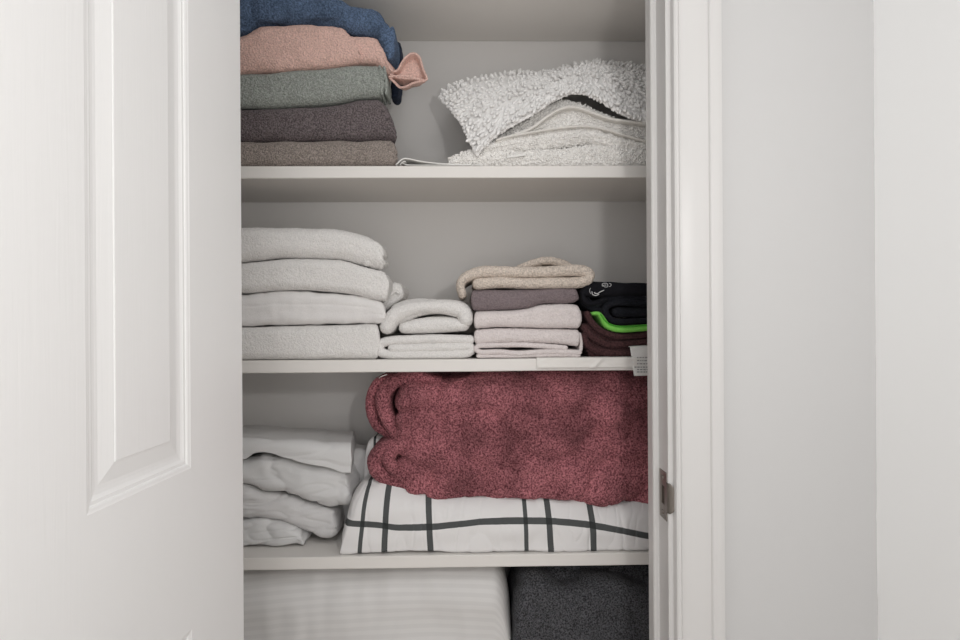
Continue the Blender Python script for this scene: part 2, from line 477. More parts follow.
# ---- strike plate on the right jamb
zs0, zs1 = PZ(668, 520, WALL + .01), PZ(668, 472, WALL + .01)
root = empty('strike_plate', (XJ, WALL + .018, (zs0 + zs1)/2), 'small brushed metal strike plate screwed to the right door jamb', 'strike plate')
g = M(); zc = (zs0 + zs1)/2; hh = (zs1 - zs0)/2
y0, y1 = WALL + .004, WALL + .031
x = XJ - .0012
def platerect(g, ya, yb_, za, zb): g.box((x, ya, za), (XJ + .0006, yb_, zb))
ho = (WALL + .011, WALL + .023, zc - .012, zc + .012)
platerect(g, y0, ho[0], zc - hh, zc + hh); platerect(g, ho[1], y1, zc - hh, zc + hh)
platerect(g, ho[0], ho[1], zc - hh, ho[2]); platerect(g, ho[0], ho[1], ho[3], zc + hh)
g.build('plate', M_steel, root, smooth=False, bevel=0.0004)
g = M()                                              # curved lip wrapping round the jamb edge
V = []; nl = 9; nh = 14
for j in range(nh + 1):
    u = -1 + 2*j/nh; zq = zc + u * (hh * 0.62)
    ext = math.sqrt(max(0, 1 - u*u*0.8))
    for i in range(nl + 1):
        a = i/nl * PI/2 * ext
        V.append((XJ - .0013 + (1 - math.cos(a)) * .012, WALL + .004 - math.sin(a) * .011, zq))
F = [(j*(nl+1)+i, j*(nl+1)+i+1, (j+1)*(nl+1)+i+1, (j+1)*(nl+1)+i) for j in range(nh) for i in range(nl)]
g.add(V, F); lo = g.build('lip', M_steel, root); s = lo.modifiers.new('solid', 'SOLIDIFY'); s.thickness = .001
g = M(); g.box((XJ - .0003, ho[0], ho[2]), (XJ + .0004, ho[1], ho[3])); g.build('latch_hole', M_hole, root, smooth=False)
for s_ in (-1, 1):
    g = M(); z_ = zc + s_ * hh * .72; n = 16
    V = [(x - .0012, WALL + .017, z_)] + [(x - .0009, WALL + .017 + .0028*math.cos(2*PI*k/n), z_ + .0028*math.sin(2*PI*k/n)) for k in range(n)] + [(x, WALL + .017 + .0034*math.cos(2*PI*k/n), z_ + .0034*math.sin(2*PI*k/n)) for k in range(n)]
    F = [(0, 1+k, 1+(k+1) % n) for k in range(n)] + [(1+k, 1+(k+1) % n, 1+n+(k+1) % n, 1+n+k) for k in range(n)]
    g.add(V, F); g.build('screw', M_steel, root)

# ================================================================== THINGS
Z2, Z3, Z4, Z5 = S_top[2], S_top[3], S_top[4], S_top[5]
U1 = S_top[1] - TH
T = lambda *a, **k: cloth(*a, **k)
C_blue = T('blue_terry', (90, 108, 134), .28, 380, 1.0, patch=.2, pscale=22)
C_navy = T('navy_terry', (42, 50, 66), .2)
C_pink = T('pink_terry', (216, 181, 170), .12, 380, .9)
C_sage = T('sage_terry', (152, 156, 150), .2, 420, 1.0)
C_plum = T('dark_mauve_terry', (110, 101, 102), .34, 430, 1.0)
C_taupe = T('taupe_terry', (150, 140, 133), .24, 430, 1.0)
C_white = T('white_terry', (226, 223, 220), .05, 420, .55, sheen=.1)
C_offw = T('blush_white_terry', (220, 211, 209), .05, 420, .55, sheen=.1)
C_beige = T('oatmeal_terry', (212, 199, 187), .14, 350, 1.0)
C_mauve = T('mauve_terry', (128, 116, 118), .12, 450, .6)
C_sheet = T('white_cotton', (216, 215, 214), .015, 900, .12, .0005, sheen=.05)
C_sheetb = T('grey_cotton', (213, 211, 210), .015, 900, .12, .0005, sheen=.05)
C_shag = T('chenille', (244, 242, 240), .04, 500, .3, sheen=.2)
C_fluff = T('fluffy_pile', (240, 237, 233), .07, 330, .6, .002, sheen=.25)
C_bind = T('woven_binding', (224, 220, 214), .05, 900, .4, .0006)
C_black = T('black_jersey', (27, 27, 31), .15, 700, .4, .0008, sheen=.15)
C_black2 = T('black_knit', (32, 33, 38), .25, 500, .6, sheen=.2)
C_green = T('lime_green_trim', (128, 205, 92), .06, 700, .3, .0006)
C_brown = T('dark_brown_fleece', (76, 52, 53), .25, 420, .8, sheen=.3)
C_red = T('burgundy_plush', (158, 101, 106), .46, 360, 1.0, .003, sheen=.4, patch=.45, pscale=13, c2=(100, 54, 61))
C_char = T('charcoal_fleece', (82, 82, 85), .45, 420, 1.0, .002, sheen=.3)
M_print = paint('white_print', (215, 215, 215), 0.7)

def pack(name, label, cat, mat, group=None, extra=(), **k):
    """a thing made of one slab"""
    g = M(); slab(g, **k)
    for pth_, th_, a_, b_ in extra: ribbon(g, pth_, th_, a_, b_, .0006, 3, fine=.0005)
    return tag(g.build(name, mat, base=g.base()), label, cat, group)

LX = 196    # stacks run on behind the door to this column
G1 = 'coloured bath towels stacked on the upper shelf'
eps = 0.6
# taupe, dark mauve, sage
pack('bath_towel', 'taupe grey towel at the bottom of the coloured stack', 'towel', C_taupe, G1,
     top=[(LX,139.5),(300,139.5),(345,138.5),(360,139.5),(378,138),(392,138.5),(400,143)], bot=[(LX,166),(400,166)], yf=YF, yb=1.125, floor=Z2, rr=.016, er=.014, skew=-.22, seed=1,
     wr=((.0018, 25, 20, 30),), grooves=((.5, .002, 385, 401),))
pack('bath_towel', 'dark mauve grey towel between the sage and taupe towels', 'towel', C_plum, G1,
     top=[(LX,108),(241,107.5),(290,105.5),(345,101.5),(362,97.5),(378,96.5),(388,103),(395,117),(399,132)], bot=[(LX,140),(300,139.5),(345,138.5),(360,139.5),(378,138),(399,138.5)], yf=YF, yb=1.125, rr=.018, er=.008, skew=-.22, seed=2,
     wr=((.0022, 25, 20, 30),), grooves=((.45, .002, 385, 401),))
pack('bath_towel', 'sage green towel under the pink one', 'towel', C_sage, G1, extra=[([(379.5,66),(381.5,80),(381.5,93)], 3, YF-.002, 1.0), ([(384,67),(386.2,80),(386,93)], 3, YF+.001, 1.0)],
     top=[(LX,73),(241,72),(291,68.5),(320,66.5),(359,63),(377,63),(388,66)], bot=[(LX,107),(241,106.5),(290,104.5),(345,100.5),(362,96.5),(389,95)], yf=YF, yb=1.12, rr=.014, er=.009, skew=-.22, seed=3,
     wr=((.002, 25, 20, 30),), grooves=((.5, .003, 379, 390),))
# pink towel with loose ruffled end
root = empty('bath_towel', P(310, 68, 1.03), 'pink towel with a ruffled corner sticking out of the stack', 'towel', G1)
g = M()
slab(g, [(LX,37),(241,33),(263,24.5),(291,21.5),(325,22.5),(342,24),(352,32),(360,42),(364,50)], [(LX,72.5),(241,71.5),(291,68),(319,66),(350,62.5),(364,61)], YF, 1.10, rr=.016, er=.006, skew=-.22, seed=4, wr=((.003, 25, 20, 35), (.0012, 60, 60, 60)))
slab(g, [(330,33),(350,34),(365,34.5),(379,36),(385,46),(391,60),(396,71)], [(330,60),(350,61.5),(365,61),(378,61.5),(385,69),(396,75)], YF+.004, 1.0, rr=.012, er=.004, skew=-.4, seed=5, wr=((.0025, 30, 30, 35),))
g.build('folded_cloth', C_pink, root)
g = M()
ribbon(g, [(384,58),(389,68),(393,71.5),(398,69),(402,62),(406,57),(411,53.5),(416,53.5),(420,58),(423,68),(427,79),(421,79),(413,77),(404,76),(396,76),(389,77)], 2.4, YF+.002, 1.00, .0014, 6, shrink=.5, fine=.0004)
ribbon(g, [(389,77),(394,82),(399,87),(406,86),(414,82),(426,79.5)], 2.4, YF+.003, .975, .0014, 7, shrink=.6, fine=.0004)
ribbon(g, [(390,74),(400,77.5),(412,78),(423,79)], 2.2, YF+.002, .99, .001, 7, shrink=.5, fine=.0004)
slab(g, [(391,71.5),(399,68),(405,59),(411,56),(417,57),(421,62),(425.5,77)], [(391,76),(400,77.5),(413,78),(425.5,78.5)], YF+.014, .99, rr=.004, el=.004, er=.004, nx=50, seed=6)
g.build('loose_corner', C_pink, root)
# blue towel with dark border hanging behind
root = empty('bath_towel', P(310, 26, 1.03), 'blue towel on top of the coloured stack, drooping at its right end', 'towel', G1)
g = M()
slab(g, [(LX,-8),(241,-9),(300,-8),(340,-4),(359,0.5),(372,3),(381,7),(388,14),(393,24),(396,36),(397,42)],
     [(LX,36),(241,31),(263,23),(291,20),(325,21),(342,22),(352,28),(362,31),(372,32),(379,35),(384,45),(388,53),(392,57),(397,58)], YF-.002, 1.12, rr=.02, er=.005, skew=-.22, seed=8,
     wr=((.004, 22, 20, 30), (.0015, 55, 55, 55), (-.004, 16, 14, 22)), fine=.001)
ribbon(g, [(389,56),(391,48),(392.5,38),(392,28)], 5, YF-.001, 1.05, .001, 8)
g.build('folded_cloth', C_blue, root)
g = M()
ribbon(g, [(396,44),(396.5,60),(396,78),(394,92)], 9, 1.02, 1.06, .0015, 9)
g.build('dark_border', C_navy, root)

# white liner paper curling on shelf 2
g = M()
ribbon(g, [(396,164.2),(403,158.6),(409,158.6),(420,161),(434,163),(450,164),(470,164.6)], 1.3, YF+.002, 1.13, .0004, 3, fine=.0001)
ribbon(g, [(400,164.6),(403,161.6),(406,161),(406,164.6),(480,165)], .9, YF+.001, 1.13, .0002, 3, fine=.0001, floor=Z2)
tag(g.build('shelf_liner', M_liner, base=g.base()), 'thin white liner sheet curling up beside the taupe towel', 'shelf liner')

# ---- the mats on shelf 2
RX = 676
def tuft(mm, p, d, L, r, seg=6, rings=4):
    """one rounded yarn loop"""
    d = Vector(d).normalized(); a = d.orthogonal().normalized(); b = d.cross(a); V = []
    for i in range(rings):
        t = (i + .5) / rings; rad = r * math.sin(PI * (0.12 + 0.80 * t)) 
        for k in range(seg):
            th = 2*PI*k/seg; V.append(Vector(p) + d*(L*t) + (a*math.cos(th) + b*math.sin(th)) * rad)
    V.append(Vector(p) + d*L*1.02)
    F = [(i*seg+k, i*seg+(k+1) % seg, (i+1)*seg+(k+1) % seg, (i+1)*seg+k) for i in range(rings-1) for k in range(seg)]
    F += [((rings-1)*seg+k, (rings-1)*seg+(k+1) % seg, rings*seg) for k in range(seg)]
    mm.add(V, F)
def scatter(mm, V, info, cnt, L, r, rnd, zmin=-9, frontonly=True, xmin=0):
    """short tufts over the front and top of a slab"""
    nxx, n, _ = V.shape
    for _ in range(cnt):
        i = random.randrange(2, nxx - 2); j = random.randrange(24, 84)
        if info[i][0] < xmin: continue
        p = Vector(V[i, j].tolist())
        u = Vector((V[i+1, j] - V[i-1, j]).tolist()); v = Vector((V[i, (j+1) % n] - V[i, j-1]).tolist())
        nn = u.cross(v)
        if nn.length < 1e-9: continue
        nn.normalize()
        c = Vector((p.x, (info[i][3] + 1.12)/2, info[i][1]))
        if nn.dot(p - c) < 0: nn = -nn
        d = nn + Vector((random.uniform(-rnd, rnd), random.uniform(-rnd, rnd), random.uniform(-rnd, rnd) - .25))
        q = p - nn * r*.6
        if q.z < zmin + r: continue
        tuft(mm, q, d, L*random.uniform(.7, 1.2), r*random.uniform(.7, 1.2), 5, 3)
root = empty('bath_mat', (PX(560, 1.03), 1.03, Z2), 'fluffy white bath mat folded flat under the looped shaggy mat', 'bath mat', 'bath mats folded on the upper shelf')
g = M()
V, info, _ = slab(g, [(449,160),(458,153),(470,149),(485,148),(520,149),(560,147),(590,143),(620,145),(RX,150)], [(449,166),(RX,167)], YF+.010, 1.12, floor=Z2, rr=.014, el=.012, er=.01, seed=11, wr=((.003, 30, 30, 40), (.002, 90, 90, 90)), fine=.001)
scatter(g, V, info, 3800, .0045, .0022, .9, Z2)
V, info, _ = slab(g, [(474,149),(490,142),(505,137.5),(530,133),(560,128),(585,127),(605,130),(625,136),(645,141),(RX,147)], [(474,152),(520,150),(560,147),(590,143),(620,147),(RX,152)], YF+.012, 1.11, rr=.012, el=.012, er=.01, seed=12, wr=((.0025, 30, 30, 40), (.002, 90, 90, 90)), fine=.001)
scatter(g, V, info, 2600, .0042, .0021, .9)
g.build('pile', C_fluff, root)
g = M()
pth = [(497,139.5),(505,137.0),(530,132.5),(560,127.5),(585,126),(605,129),(625,135),(645,140.5),(RX,146)]
ribbon(g, pth, 2.2, YF+.007, 1.0, .0008, 2, fine=.0002)
ribbon(g, [(449,158),(460,156),(474,158),(480,155)], 3, YF+.012, 1.0, .0008, 2, fine=.0002)
g.build('binding', C_bind, root)
tg = M(); a, b_ = P(507, 158, YF+.003), P(526, 155.5, YF+.003)
tg.add([a, b_, b_ + Vector((0, 0, .0035)), a + Vector((0, 0, .0035)), a + Vector((0, .01, .001)), b_ + Vector((0, .01, .001))], [(0, 1, 2, 3), (0, 4, 5, 1)])
o = tg.build('care_label', M_liner, root, smooth=False); o.modifiers.new('s', 'SOLIDIFY').thickness = .0004

root = empty('bath_mat', (PX(560, 1.03), 1.03, PZ(560, 127, YF)), 'looped chenille bath mat folded over on top of the fluffy mat', 'bath mat', 'bath mats folded on the upper shelf')
g = M()
V, info, _ = slab(g, [(484,146),(500,138),(520,131),(540,122),(555,113),(566,108),(578,107.5),(595,114),(615,120),(645,124),(RX,127)],
     [(484,148),(505,139.5),(530,135),(560,130),(585,129),(605,132),(645,142),(RX,148)], YF+.022, 1.11, rr=.010, el=.012, er=.01, seed=13, wr=((.0022, 30, 30, 40), (.002, 110, 110, 110)), fine=.001)
scatter(g, V, info, 2200, .0042, .0021, .9)
V, info, _ = slab(g, [(486,146),(500,137),(520,123),(535,112),(550,104),(565,99),(578,101),(592,108),(606,114),(620,119),(RX,125)],
     [(486,148),(500,140),(530,130),(560,114),(578,112),(600,118),(645,128),(RX,130)], YF+.034, 1.11, rr=.010, el=.012, er=.01, seed=14, wr=((.0022, 30, 30, 40), (.002, 110, 110, 110)), fine=.001)
scatter(g, V, info, 1800, .0042, .0021, .9)
g.build('folded_under_layer', C_fluff, root)
g = M()
ribbon(g, [(496,143),(510,136.5),(530,128.5),(545,118),(557,110.5),(568,106.8),(580,107.5),(595,113),(612,119),(645,123),(RX,126)], 3.0, YF+.010, 1.0, .0008, 3, fine=.0002)
g.build('binding', C_bind, root)
# draped chenille sheet: front rim to back rim
fr = [(477,150,.958),(500,129,.962),(530,110,.966),(558,94,.972),(576,88,.976),(600,96,.974),(622,108,.970),(645,117,.968),(RX,124,.968)]
bk = [(440,93,1.06),(466,82,1.09),(512,73,1.11),(545,74,1.12),(590,64,1.12),(625,66,1.12),(646,69,1.12),(662,71,1.12),(RX+4,74,1.12)]
fw = [P(*q) for q in fr]; bw = [P(*q) for q in bk]
FR = catmull(fw, .0001 + 9); BK = catmull(bw, .0001 + 9)
def curve_at(pts, u):
    n = len(pts) - 1; q = u*n; i = min(int(q), n-1); t = q - i
    p = [pts[max(i-1, 0)], pts[i], pts[i+1], pts[min(i+2, n)]]
    return 0.5 * ((2*p[1]) + (p[2]-p[0])*t + (2*p[0]-5*p[1]+4*p[2]-p[3])*t*t + (3*p[1]-p[0]-3*p[2]+p[3])*t**3)
def surf(u, v):
    a = curve_at(fw, u); c_ = curve_at(bw, u)
    p = a.lerp(c_, v)
    p.z += .018 * math.sin(PI*v) * (0.9 - .35*v) + .003 * nz((u*6, v*4, 0), 1)
    return p
g = M(); NU, NV = 90, 26; V = []; F = []
hid = []
for i in range(NU + 1):
    for j in range(NV + 1):
        p = surf(i/NU, j/NV); V.append(p)
for i in range(NU + 1):
    for j in range(NV + 1):
        p = surf(i/NU, j/NV) + Vector((.001, .002, -.009)); V.append(p)
o2 = (NU+1)*(NV+1)
for i in range(NU):
    for j in range(NV):
        a = i*(NV+1)+j; F += [(a, a+NV+1, a+NV+2, a+1), (a+o2, a+1+o2, a+NV+2+o2, a+NV+1+o2)]
for i in range(NU):
    for j in (0, NV): a = i*(NV+1)+j; F.append((a, a+o2, a+NV+1+o2, a+NV+1))
for j in range(NV):
    for i in (0, NU): a = i*(NV+1)+j; F.append((a, a+1, a+1+o2, a+o2))
g.add(V, F)
rowsn, coln = 18, 60
for r_ in range(rowsn):
    for c_ in range(coln):
        u = (c_ + .5 + random.uniform(-.3, .3) + (.5 if r_ % 2 else 0)) / coln; v = (r_ + random.uniform(-.25, .25)) / (rowsn - 1)
        u = min(max(u, .002), .998); v = min(max(v, 0), 1)
        p = surf(u, v); eu = surf(min(u+.01, 1), v) - surf(max(u-.01, 0), v); ev = surf(u, min(v+.03, 1)) - surf(u, max(v-.03, 0))
        nn = eu.cross(ev).normalized()
        if nn.z < 0: nn = -nn
        down = Vector((-.28, -.5, -1.15 if v < .25 else -.75))
        d = nn * random.uniform(.3, .6) + down * random.uniform(.6, 1.0) + Vector((random.uniform(-.35, .35), 0, random.uniform(-.2, .2)))
        if v > .85: d = nn * .45 + Vector((random.uniform(-.7, .7), random.uniform(-.8, -.3), random.uniform(-.2, .2)))
        tuft(g, p - nn*.001, d, .0150 * random.uniform(.75, 1.2) * (1.15 if v < .35 else .8), .0034 * random.uniform(.85, 1.15), 7, 5)
# left rim and front rim loops
for k in range(70):
    v = k/69; p = surf(0, v); tuft(g, p + Vector((.002, 0, -.002 - .004*random.random())), (-.6 + random.uniform(-.3, .3), -.35, -.6), .009, .0029, 7, 5)
for k in range(150):
    u = k/149; p = surf(u, 0); tuft(g, p + Vector((0, .001, -.003)), (-.25 + random.uniform(-.3, .3), -.35, -1), .0095*random.uniform(.8, 1.15), .0030, 7, 5)
g.build('looped_pile', C_shag, root)

# ================================================================== shelf 3
G2 = 'white bath towels stacked behind the door edge'
pack('bath_towel', 'thick white towel at the bottom of the tall white stack', 'towel', C_white, G2,
     top=[(LX,328),(300,326),(345,325),(378,324),(381,330)], bot=[(LX,362),(381,360)], yf=YF, yb=1.12, floor=Z3, rr=.015, er=.010, skew=-.22, seed=21, wr=((.0015, 25, 20, 30),))
pack('pillowcase', 'white cotton pack with a hem, third down in the tall white stack', 'folded linen', T('white_cotton_hem', (226, 223, 221), .02, 600, .3, .001, sheen=.05), G2,
     top=[(LX,296),(243,294),(285,290.5),(340,293.5),(378,300.5),(385,305),(387,312)], bot=[(LX,327),(300,325),(345,324),(387,323)], yf=YF+.003, yb=1.12, rr=.013, er=.008, skew=-.22, seed=22,
     wr=((.0022, 30, 20, 60), (.0012, 70, 40, 20)), grooves=((.62, .0009, LX, 375), (.4, .0012, 372, 388), (.15, .002, 372, 388)), fine=.0003)
pack('bath_towel', 'white towel second from the top of the tall white stack', 'towel', C_white, G2, extra=[([(384,276),(387,283),(386,291),(383,297)], 4, YF, 1.0)],
     top=[(LX,266),(243,263),(285,258.5),(335,259.5),(375,269),(385,272),(389,279)], bot=[(LX,295),(243,293),(285,289.5),(340,292.5),(378,299.5),(389,301)], yf=YF-.001, yb=1.12, rr=.014, er=.006, skew=-.22, seed=23, wr=((.0018, 25, 20, 30),),
     grooves=((.45, .0015, 381, 391),))
pack('bath_towel', 'white towel on top of the tall white stack', 'towel', C_white, G2, extra=[([(368,242),(375,244),(379.5,249),(381,255)], 6, YF+.004, 1.0), ([(366,262),(376,260.5),(381,262.5)], 8, YF+.004, 1.0)],
     top=[(LX,227),(243,226),(310,226.5),(340,228.5),(362,233),(374,238),(380,245),(384.5,256)], bot=[(LX,265),(243,262),(285,257.5),(335,258.5),(375,268),(384.5,270)], yf=YF, yb=1.12, rr=.02, er=.007, skew=-.22, seed=24, wr=((.002, 25, 20, 30),),
     grooves=((.42, .003, 376, 386),))
# corner of a towel behind the stack
g = M()
slab(g, [(370,289),(384,284),(392,282),(399,283),(403,288)], [(370,320),(384,312),(392,306),(399,300),(403,297)], 1.0, 1.10, rr=.008, el=.01, er=.006, seed=25, nx=60, wr=((.002, 40, 30, 40),))
ribbon(g, [(384,304),(389,296),(395,291),(398,293)], 3.5, .995, 1.08, .0012, 26)
tag(g.build('hand_towel', C_white, base=g.base()), 'white towel edge poking out behind the tall white stack', 'towel')

G3 = 'small white towels folded beside the tall stack'
g = M()
ribbon(g, [(470,340),(440,339.5),(400,340),(384,342),(379,347.5),(385,354),(420,355),(450,355),(468,353),(470,347),(455,347),(420,348),(392,348)], lambda t: 9.3, YF+.004, 1.12, .0011, 31, fine=.0009, floor=Z3)
tag(g.build('hand_towel', C_white, base=g.base()), 'white hand towel folded in a flat roll, lying on the shelf beside the tall stack', 'towel', G3)
g = M()
ribbon(g, [(404,328),(418,326),(440,324.5),(455,325),(464,325.5)], lambda t: 12 + 5*math.sin(t*PI), YF+.006, 1.12, .001, 32, fine=.0009)
ribbon(g, [(386,327),(394,315.5),(410,308.5),(428,306.5),(450,307.5),(462,311),(465.5,319)], lambda t: 15 + 1.5*math.sin(t*9), YF+.002, 1.12, .0012, 33, fine=.0009)
slab(g, [(386,314),(393,304),(410,299),(430,298.5),(450,301),(466,308)], [(386,328),(400,325),(420,316),(440,314),(466,320)], YF+.008, 1.12, rr=.02, el=.01, er=.006, seed=33, wr=((.0015, 25, 20, 30),))
tag(g.build('hand_towel', C_white, base=g.base()), 'puffy white hand towel resting on the flat-rolled one', 'towel', G3)

G4 = 'small towels in the middle stack'
g = M()
slab(g, [(474,330),(500,328.5),(540,329),(580,330)], [(474,345),(510,343),(550,343.5),(580,347)], YF+.001, 1.11, rr=.010, el=.006, er=.004, seed=41, wr=((.001, 25, 20, 30),))
ribbon(g, [(580,352.5),(550,351.5),(520,353.5),(500,352),(482,352.5),(476.5,350),(478,346.5),(490,345.5),(520,345),(550,346.5),(566,348)], 5.2, YF+.001, 1.11, .0007, 42, floor=Z3)
ribbon(g, [(580,334),(581.5,343),(581,350)], 3.4, YF+.006, 1.11, .0004, 43, floor=Z3)
ribbon(g, [(478,356),(520,356),(560,355),(579,355.5)], 4, YF+.003, 1.11, .0005, 44, floor=Z3)
tag(g.build('hand_towel', C_offw, base=g.base()), 'pale blush towel with open folded layers at the bottom of the middle stack', 'towel', G4)
pack('hand_towel', 'pale blush towel just under the mauve one', 'towel', C_offw, G4,
     top=[(474,311.5),(500,310.5),(525,309),(545,304.5),(565,304),(576,304.5),(583,309)], bot=[(474,329),(500,327.5),(540,328),(583,329)], yf=YF, yb=1.11, rr=.012, el=.005, er=.009, seed=45, wr=((.0015, 30, 20, 30),), nx=110,
     grooves=((.5, .0015, 577, 584),))
g = M()
slab(g, [(471,290),(500,289.5),(530,289),(560,287.5),(576,288),(580,293)], [(471,308),(478,311),(500,310),(525,308.5),(545,304),(565,303.5),(580,302)], YF+.002, 1.10, rr=.012, el=.005, er=.010, seed=46,
     wr=((.0018, 30, 20, 30),), grooves=((.42, .004, 536, 550),), nx=110)
tag(g.build('hand_towel', C_mauve, base=g.base()), 'mauve towel between the oatmeal and blush towels', 'towel', G4)
g = M()
ribbon(g, [(462,294),(460,284),(466,277),(482,271.5),(505,271),(545,271.5),(575,269.5),(587,271.5),(590,276),(584,281),(560,282.5),(525,283),(500,281.5),(478,283.5)],
       lambda t: 11.5 if t > .12 else 8 + 30*t, YF, 1.10, .0014, 47, fine=.001)
ribbon(g, [(520,268),(535,262.5),(548,260.5),(562,263),(570,267)], 8, YF+.05, 1.09, .0012, 48, fine=.001)
tag(g.build('wash_cloth', C_beige, base=g.base()), 'oatmeal towel draped over the top of the middle stack', 'towel', G4)

# dark stack at the right
G5 = 'dark folded clothes by the door jamb'
root = empty('fleece_throw', (PX(620, 1.03), 1.03, Z3), 'dark brown folded fleece under the black clothes, white tag hanging over the shelf edge', 'blanket', G5)
g = M()
ribbon(g, [(588,314),(592,322),(602,331),(616,336),(632,336.5),(RX-8,333)], 6.5, YF+.006, 1.11, .0008, 51)
ribbon(g, [(585,327),(590,334),(600,341),(612,345),(630,344),(RX-8,341)], 7, YF+.004, 1.11, .0008, 52)
ribbon(g, [(RX-8,354),(630,353),(610,353),(595,350),(587,343),(585,336)], 7, YF+.006, 1.11, .0008, 53, floor=Z3)
ribbon(g, [(592,346),(605,349.5),(640,348.5),(RX-8,347)], 5, YF+.012, 1.11, .0008, 54, floor=Z3)
ribbon(g, [(590,318),(590,350)], 6, YF+.014, 1.11, .0004, 54, floor=Z3)
slab(g, [(588,325),(610,336),(640,338),(RX-8,336)], [(588,354),(RX-8,354)], YF+.015, 1.11, floor=Z3, rr=.004, el=.003, er=.003, seed=54)
g.build('folded_layers', C_brown, root)
g = M(); q = [P(630, 347, YF-.004), P(650.5, 345.5, YF-.004), P(650.5, 375.5, YF-.009), P(634, 376, YF-.008)]
V = []; nu, nv = 8, 10
for i in range(nu+1):
    for j in range(nv+1):
        a = q[0].lerp(q[1], i/nu); c_ = q[3].lerp(q[2], i/nu); p = a.lerp(c_, j/nv)
        p = p + Vector((0, -.0008*math.sin(j/nv*PI) + .0005*math.sin(i*.9), 0)); V.append(p)
F = [(i*(nv+1)+j, i*(nv+1)+j+1, (i+1)*(nv+1)+j+1, (i+1)*(nv+1)+j) for i in range(nu) for j in range(nv)]
g.add(V, F)
V2 = [q[0], q[1], q[1] + Vector((0, .012, .001)), q[0] + Vector((0, .012, .001))]; g.add(V2, [(0, 1, 2, 3)])
lab = g.build('care_label', T('satin_label', (226, 224, 221), .02, 700, .2, .0004, sheen=.05), root); lab['label'] = 'white satin care label with grey print'
lab.modifiers.new('s', 'SOLIDIFY').thickness = .0004
g = M()
random.seed(3)
for r_, yy in enumerate((357, 360, 363.2, 366.6, 369, 371.4)):
    xx = 637 if r_ != 3 else 634.5
    while xx < 648:
        wd = random.uniform(1.2, 3.0)
        a = P(xx, yy, YF-.0098); c_ = P(min(xx+wd, 649), yy+1.1, YF-.0098)
        g.add([(a.x, a.y, a.z), (c_.x, a.y, a.z), (c_.x, a.y, c_.z), (a.x, a.y, c_.z)], [(0, 3, 2, 1)]); xx += wd + .8
g.build('print', paint('grey_print', (150, 148, 147), .8), lab, smooth=False)

root = empty('shirt', P(620, 322, 1.03), 'black knit garment with a lime green hem, middle of the dark stack', 'clothing', G5)
g = M()
ribbon(g, [(596,305),(606,300),(625,299),(RX-8,299)], 7, YF+.010, 1.11, .001, 55)
ribbon(g, [(RX-8,305.5),(625,302.5),(612,304),(606,309),(610,318),(622,322),(RX-8,320)], 6.5, YF+.006, 1.11, .0008, 56)
ribbon(g, [(618,312),(RX-8,312.5)], 10, YF+.008, 1.11, .0008, 57)
ribbon(g, [(586,300),(592,306),(600,311),(606,318)], 9, YF+.012, 1.11, .0008, 57)
g.build('folded_fabric', C_black2, root)
g = M()
ribbon(g, [(594,313.5),(599,313.5),(603,318),(607,324.5),(616,328.5),(630,329),(RX-8,325.5)], lambda t: 3.5 + 3.2*math.sin(min(t*4.5, 1.57)), YF+.002, 1.08, .0004, 58, fine=.0002)
o = g.build('hem', C_green, root); o['label'] = 'lime green hem edge'
g = M()
ribbon(g, [(601,314.5),(606,321.5),(615,325.8),(630,326.5),(RX-8,323)], 1.2, YF+.0005, 1.0, .0004, 58, fine=.0002)
g.build('stitching', T('green_dark', (70, 160, 50), .05), o)

root = empty('shirt', P(620, 298, 1.03), 'black folded shirt with white lettering on top of the dark stack', 'clothing', G5)
g = M()
slab(g, [(582,289),(588,282),(600,281),(625,282),(645,282.5),(RX-8,283)], [(582,296),(600,297),(625,296.5),(RX-8,296)], YF+.004, 1.11, rr=.010, el=.006, er=.006, seed=61, wr=((.0018, 30, 25, 60),), fine=.0003, nx=110)
ribbon(g, [(583,292),(585,300),(592,304),(606,300)], 5, YF+.005, 1.11, .001, 62)
g.build('folded_fabric', C_black, root)
g = M()
yl = YF - .0005
def ink(pts, r=.00055): tube(g, [P(x, y, yl + .0045 if y > 289 else yl + .004) for x, y in pts], r, 6)
def stroke(pts, r=.00045): 
    pw = [P(x, y, yl + .0025) for x, y in pts]; tube(g, pw, r, 6)
stroke([(602.5,286.5),(602.3,283.8),(605,283.2),(607.4,283.8),(607.6,286.8),(604.5,286.8),(603.2,285.4),(606.5,285)])
stroke([(608.8,286.6),(610.8,286),(611,284),(609,283.4)])
stroke([(592,291.5),(592.5,294.5),(596,295.5),(599,294.2)], .0007)
stroke([(594,292.5),(597,293.8),(600,292),(604,290.2)], .0007)
stroke([(590.5,288),(589.5,291),(591,294)], .0004)
g.build('print', M_print, root)

# wrinkled liner on shelf 3 front edge, right part
g = M()
V = []; na, nb_ = 90, 14
for i in range(na+1):
    X = PX(536, SHF) + (PX(660, SHF) - PX(536, SHF)) * i/na
    for j in range(nb_+1):
        if j <= 9: y = SHF - .0022; z = Z3 + .0008 - (9 - j)/9*.0165
        else: y = SHF - .0022 + (j-9)/5*.02; z = Z3 + .0012
        wv_ = nz((X, 0, z*1.4), 60, 1, 90, 4.0)
        wc = math.exp(-((X - PX(601, SHF) - (z - Z3)*.9)/.004)**2)
        y -= .0012*abs(wv_) + .0022*wc; 
        if j > 8: z += .0003*abs(wv_)
        V.append((X, y, z))
F = [(i*(nb_+1)+j, i*(nb_+1)+j+1, (i+1)*(nb_+1)+j+1, (i+1)*(nb_+1)+j) for i in range(na) for j in range(nb_)]
g.add(V, F); o = g.build('shelf_liner', M_shelf, base=g.base()); o.modifiers.new('s', 'SOLIDIFY').thickness = .0003
tag(o, 'wrinkled white liner wrapped over the shelf edge below the dark clothes', 'shelf liner')

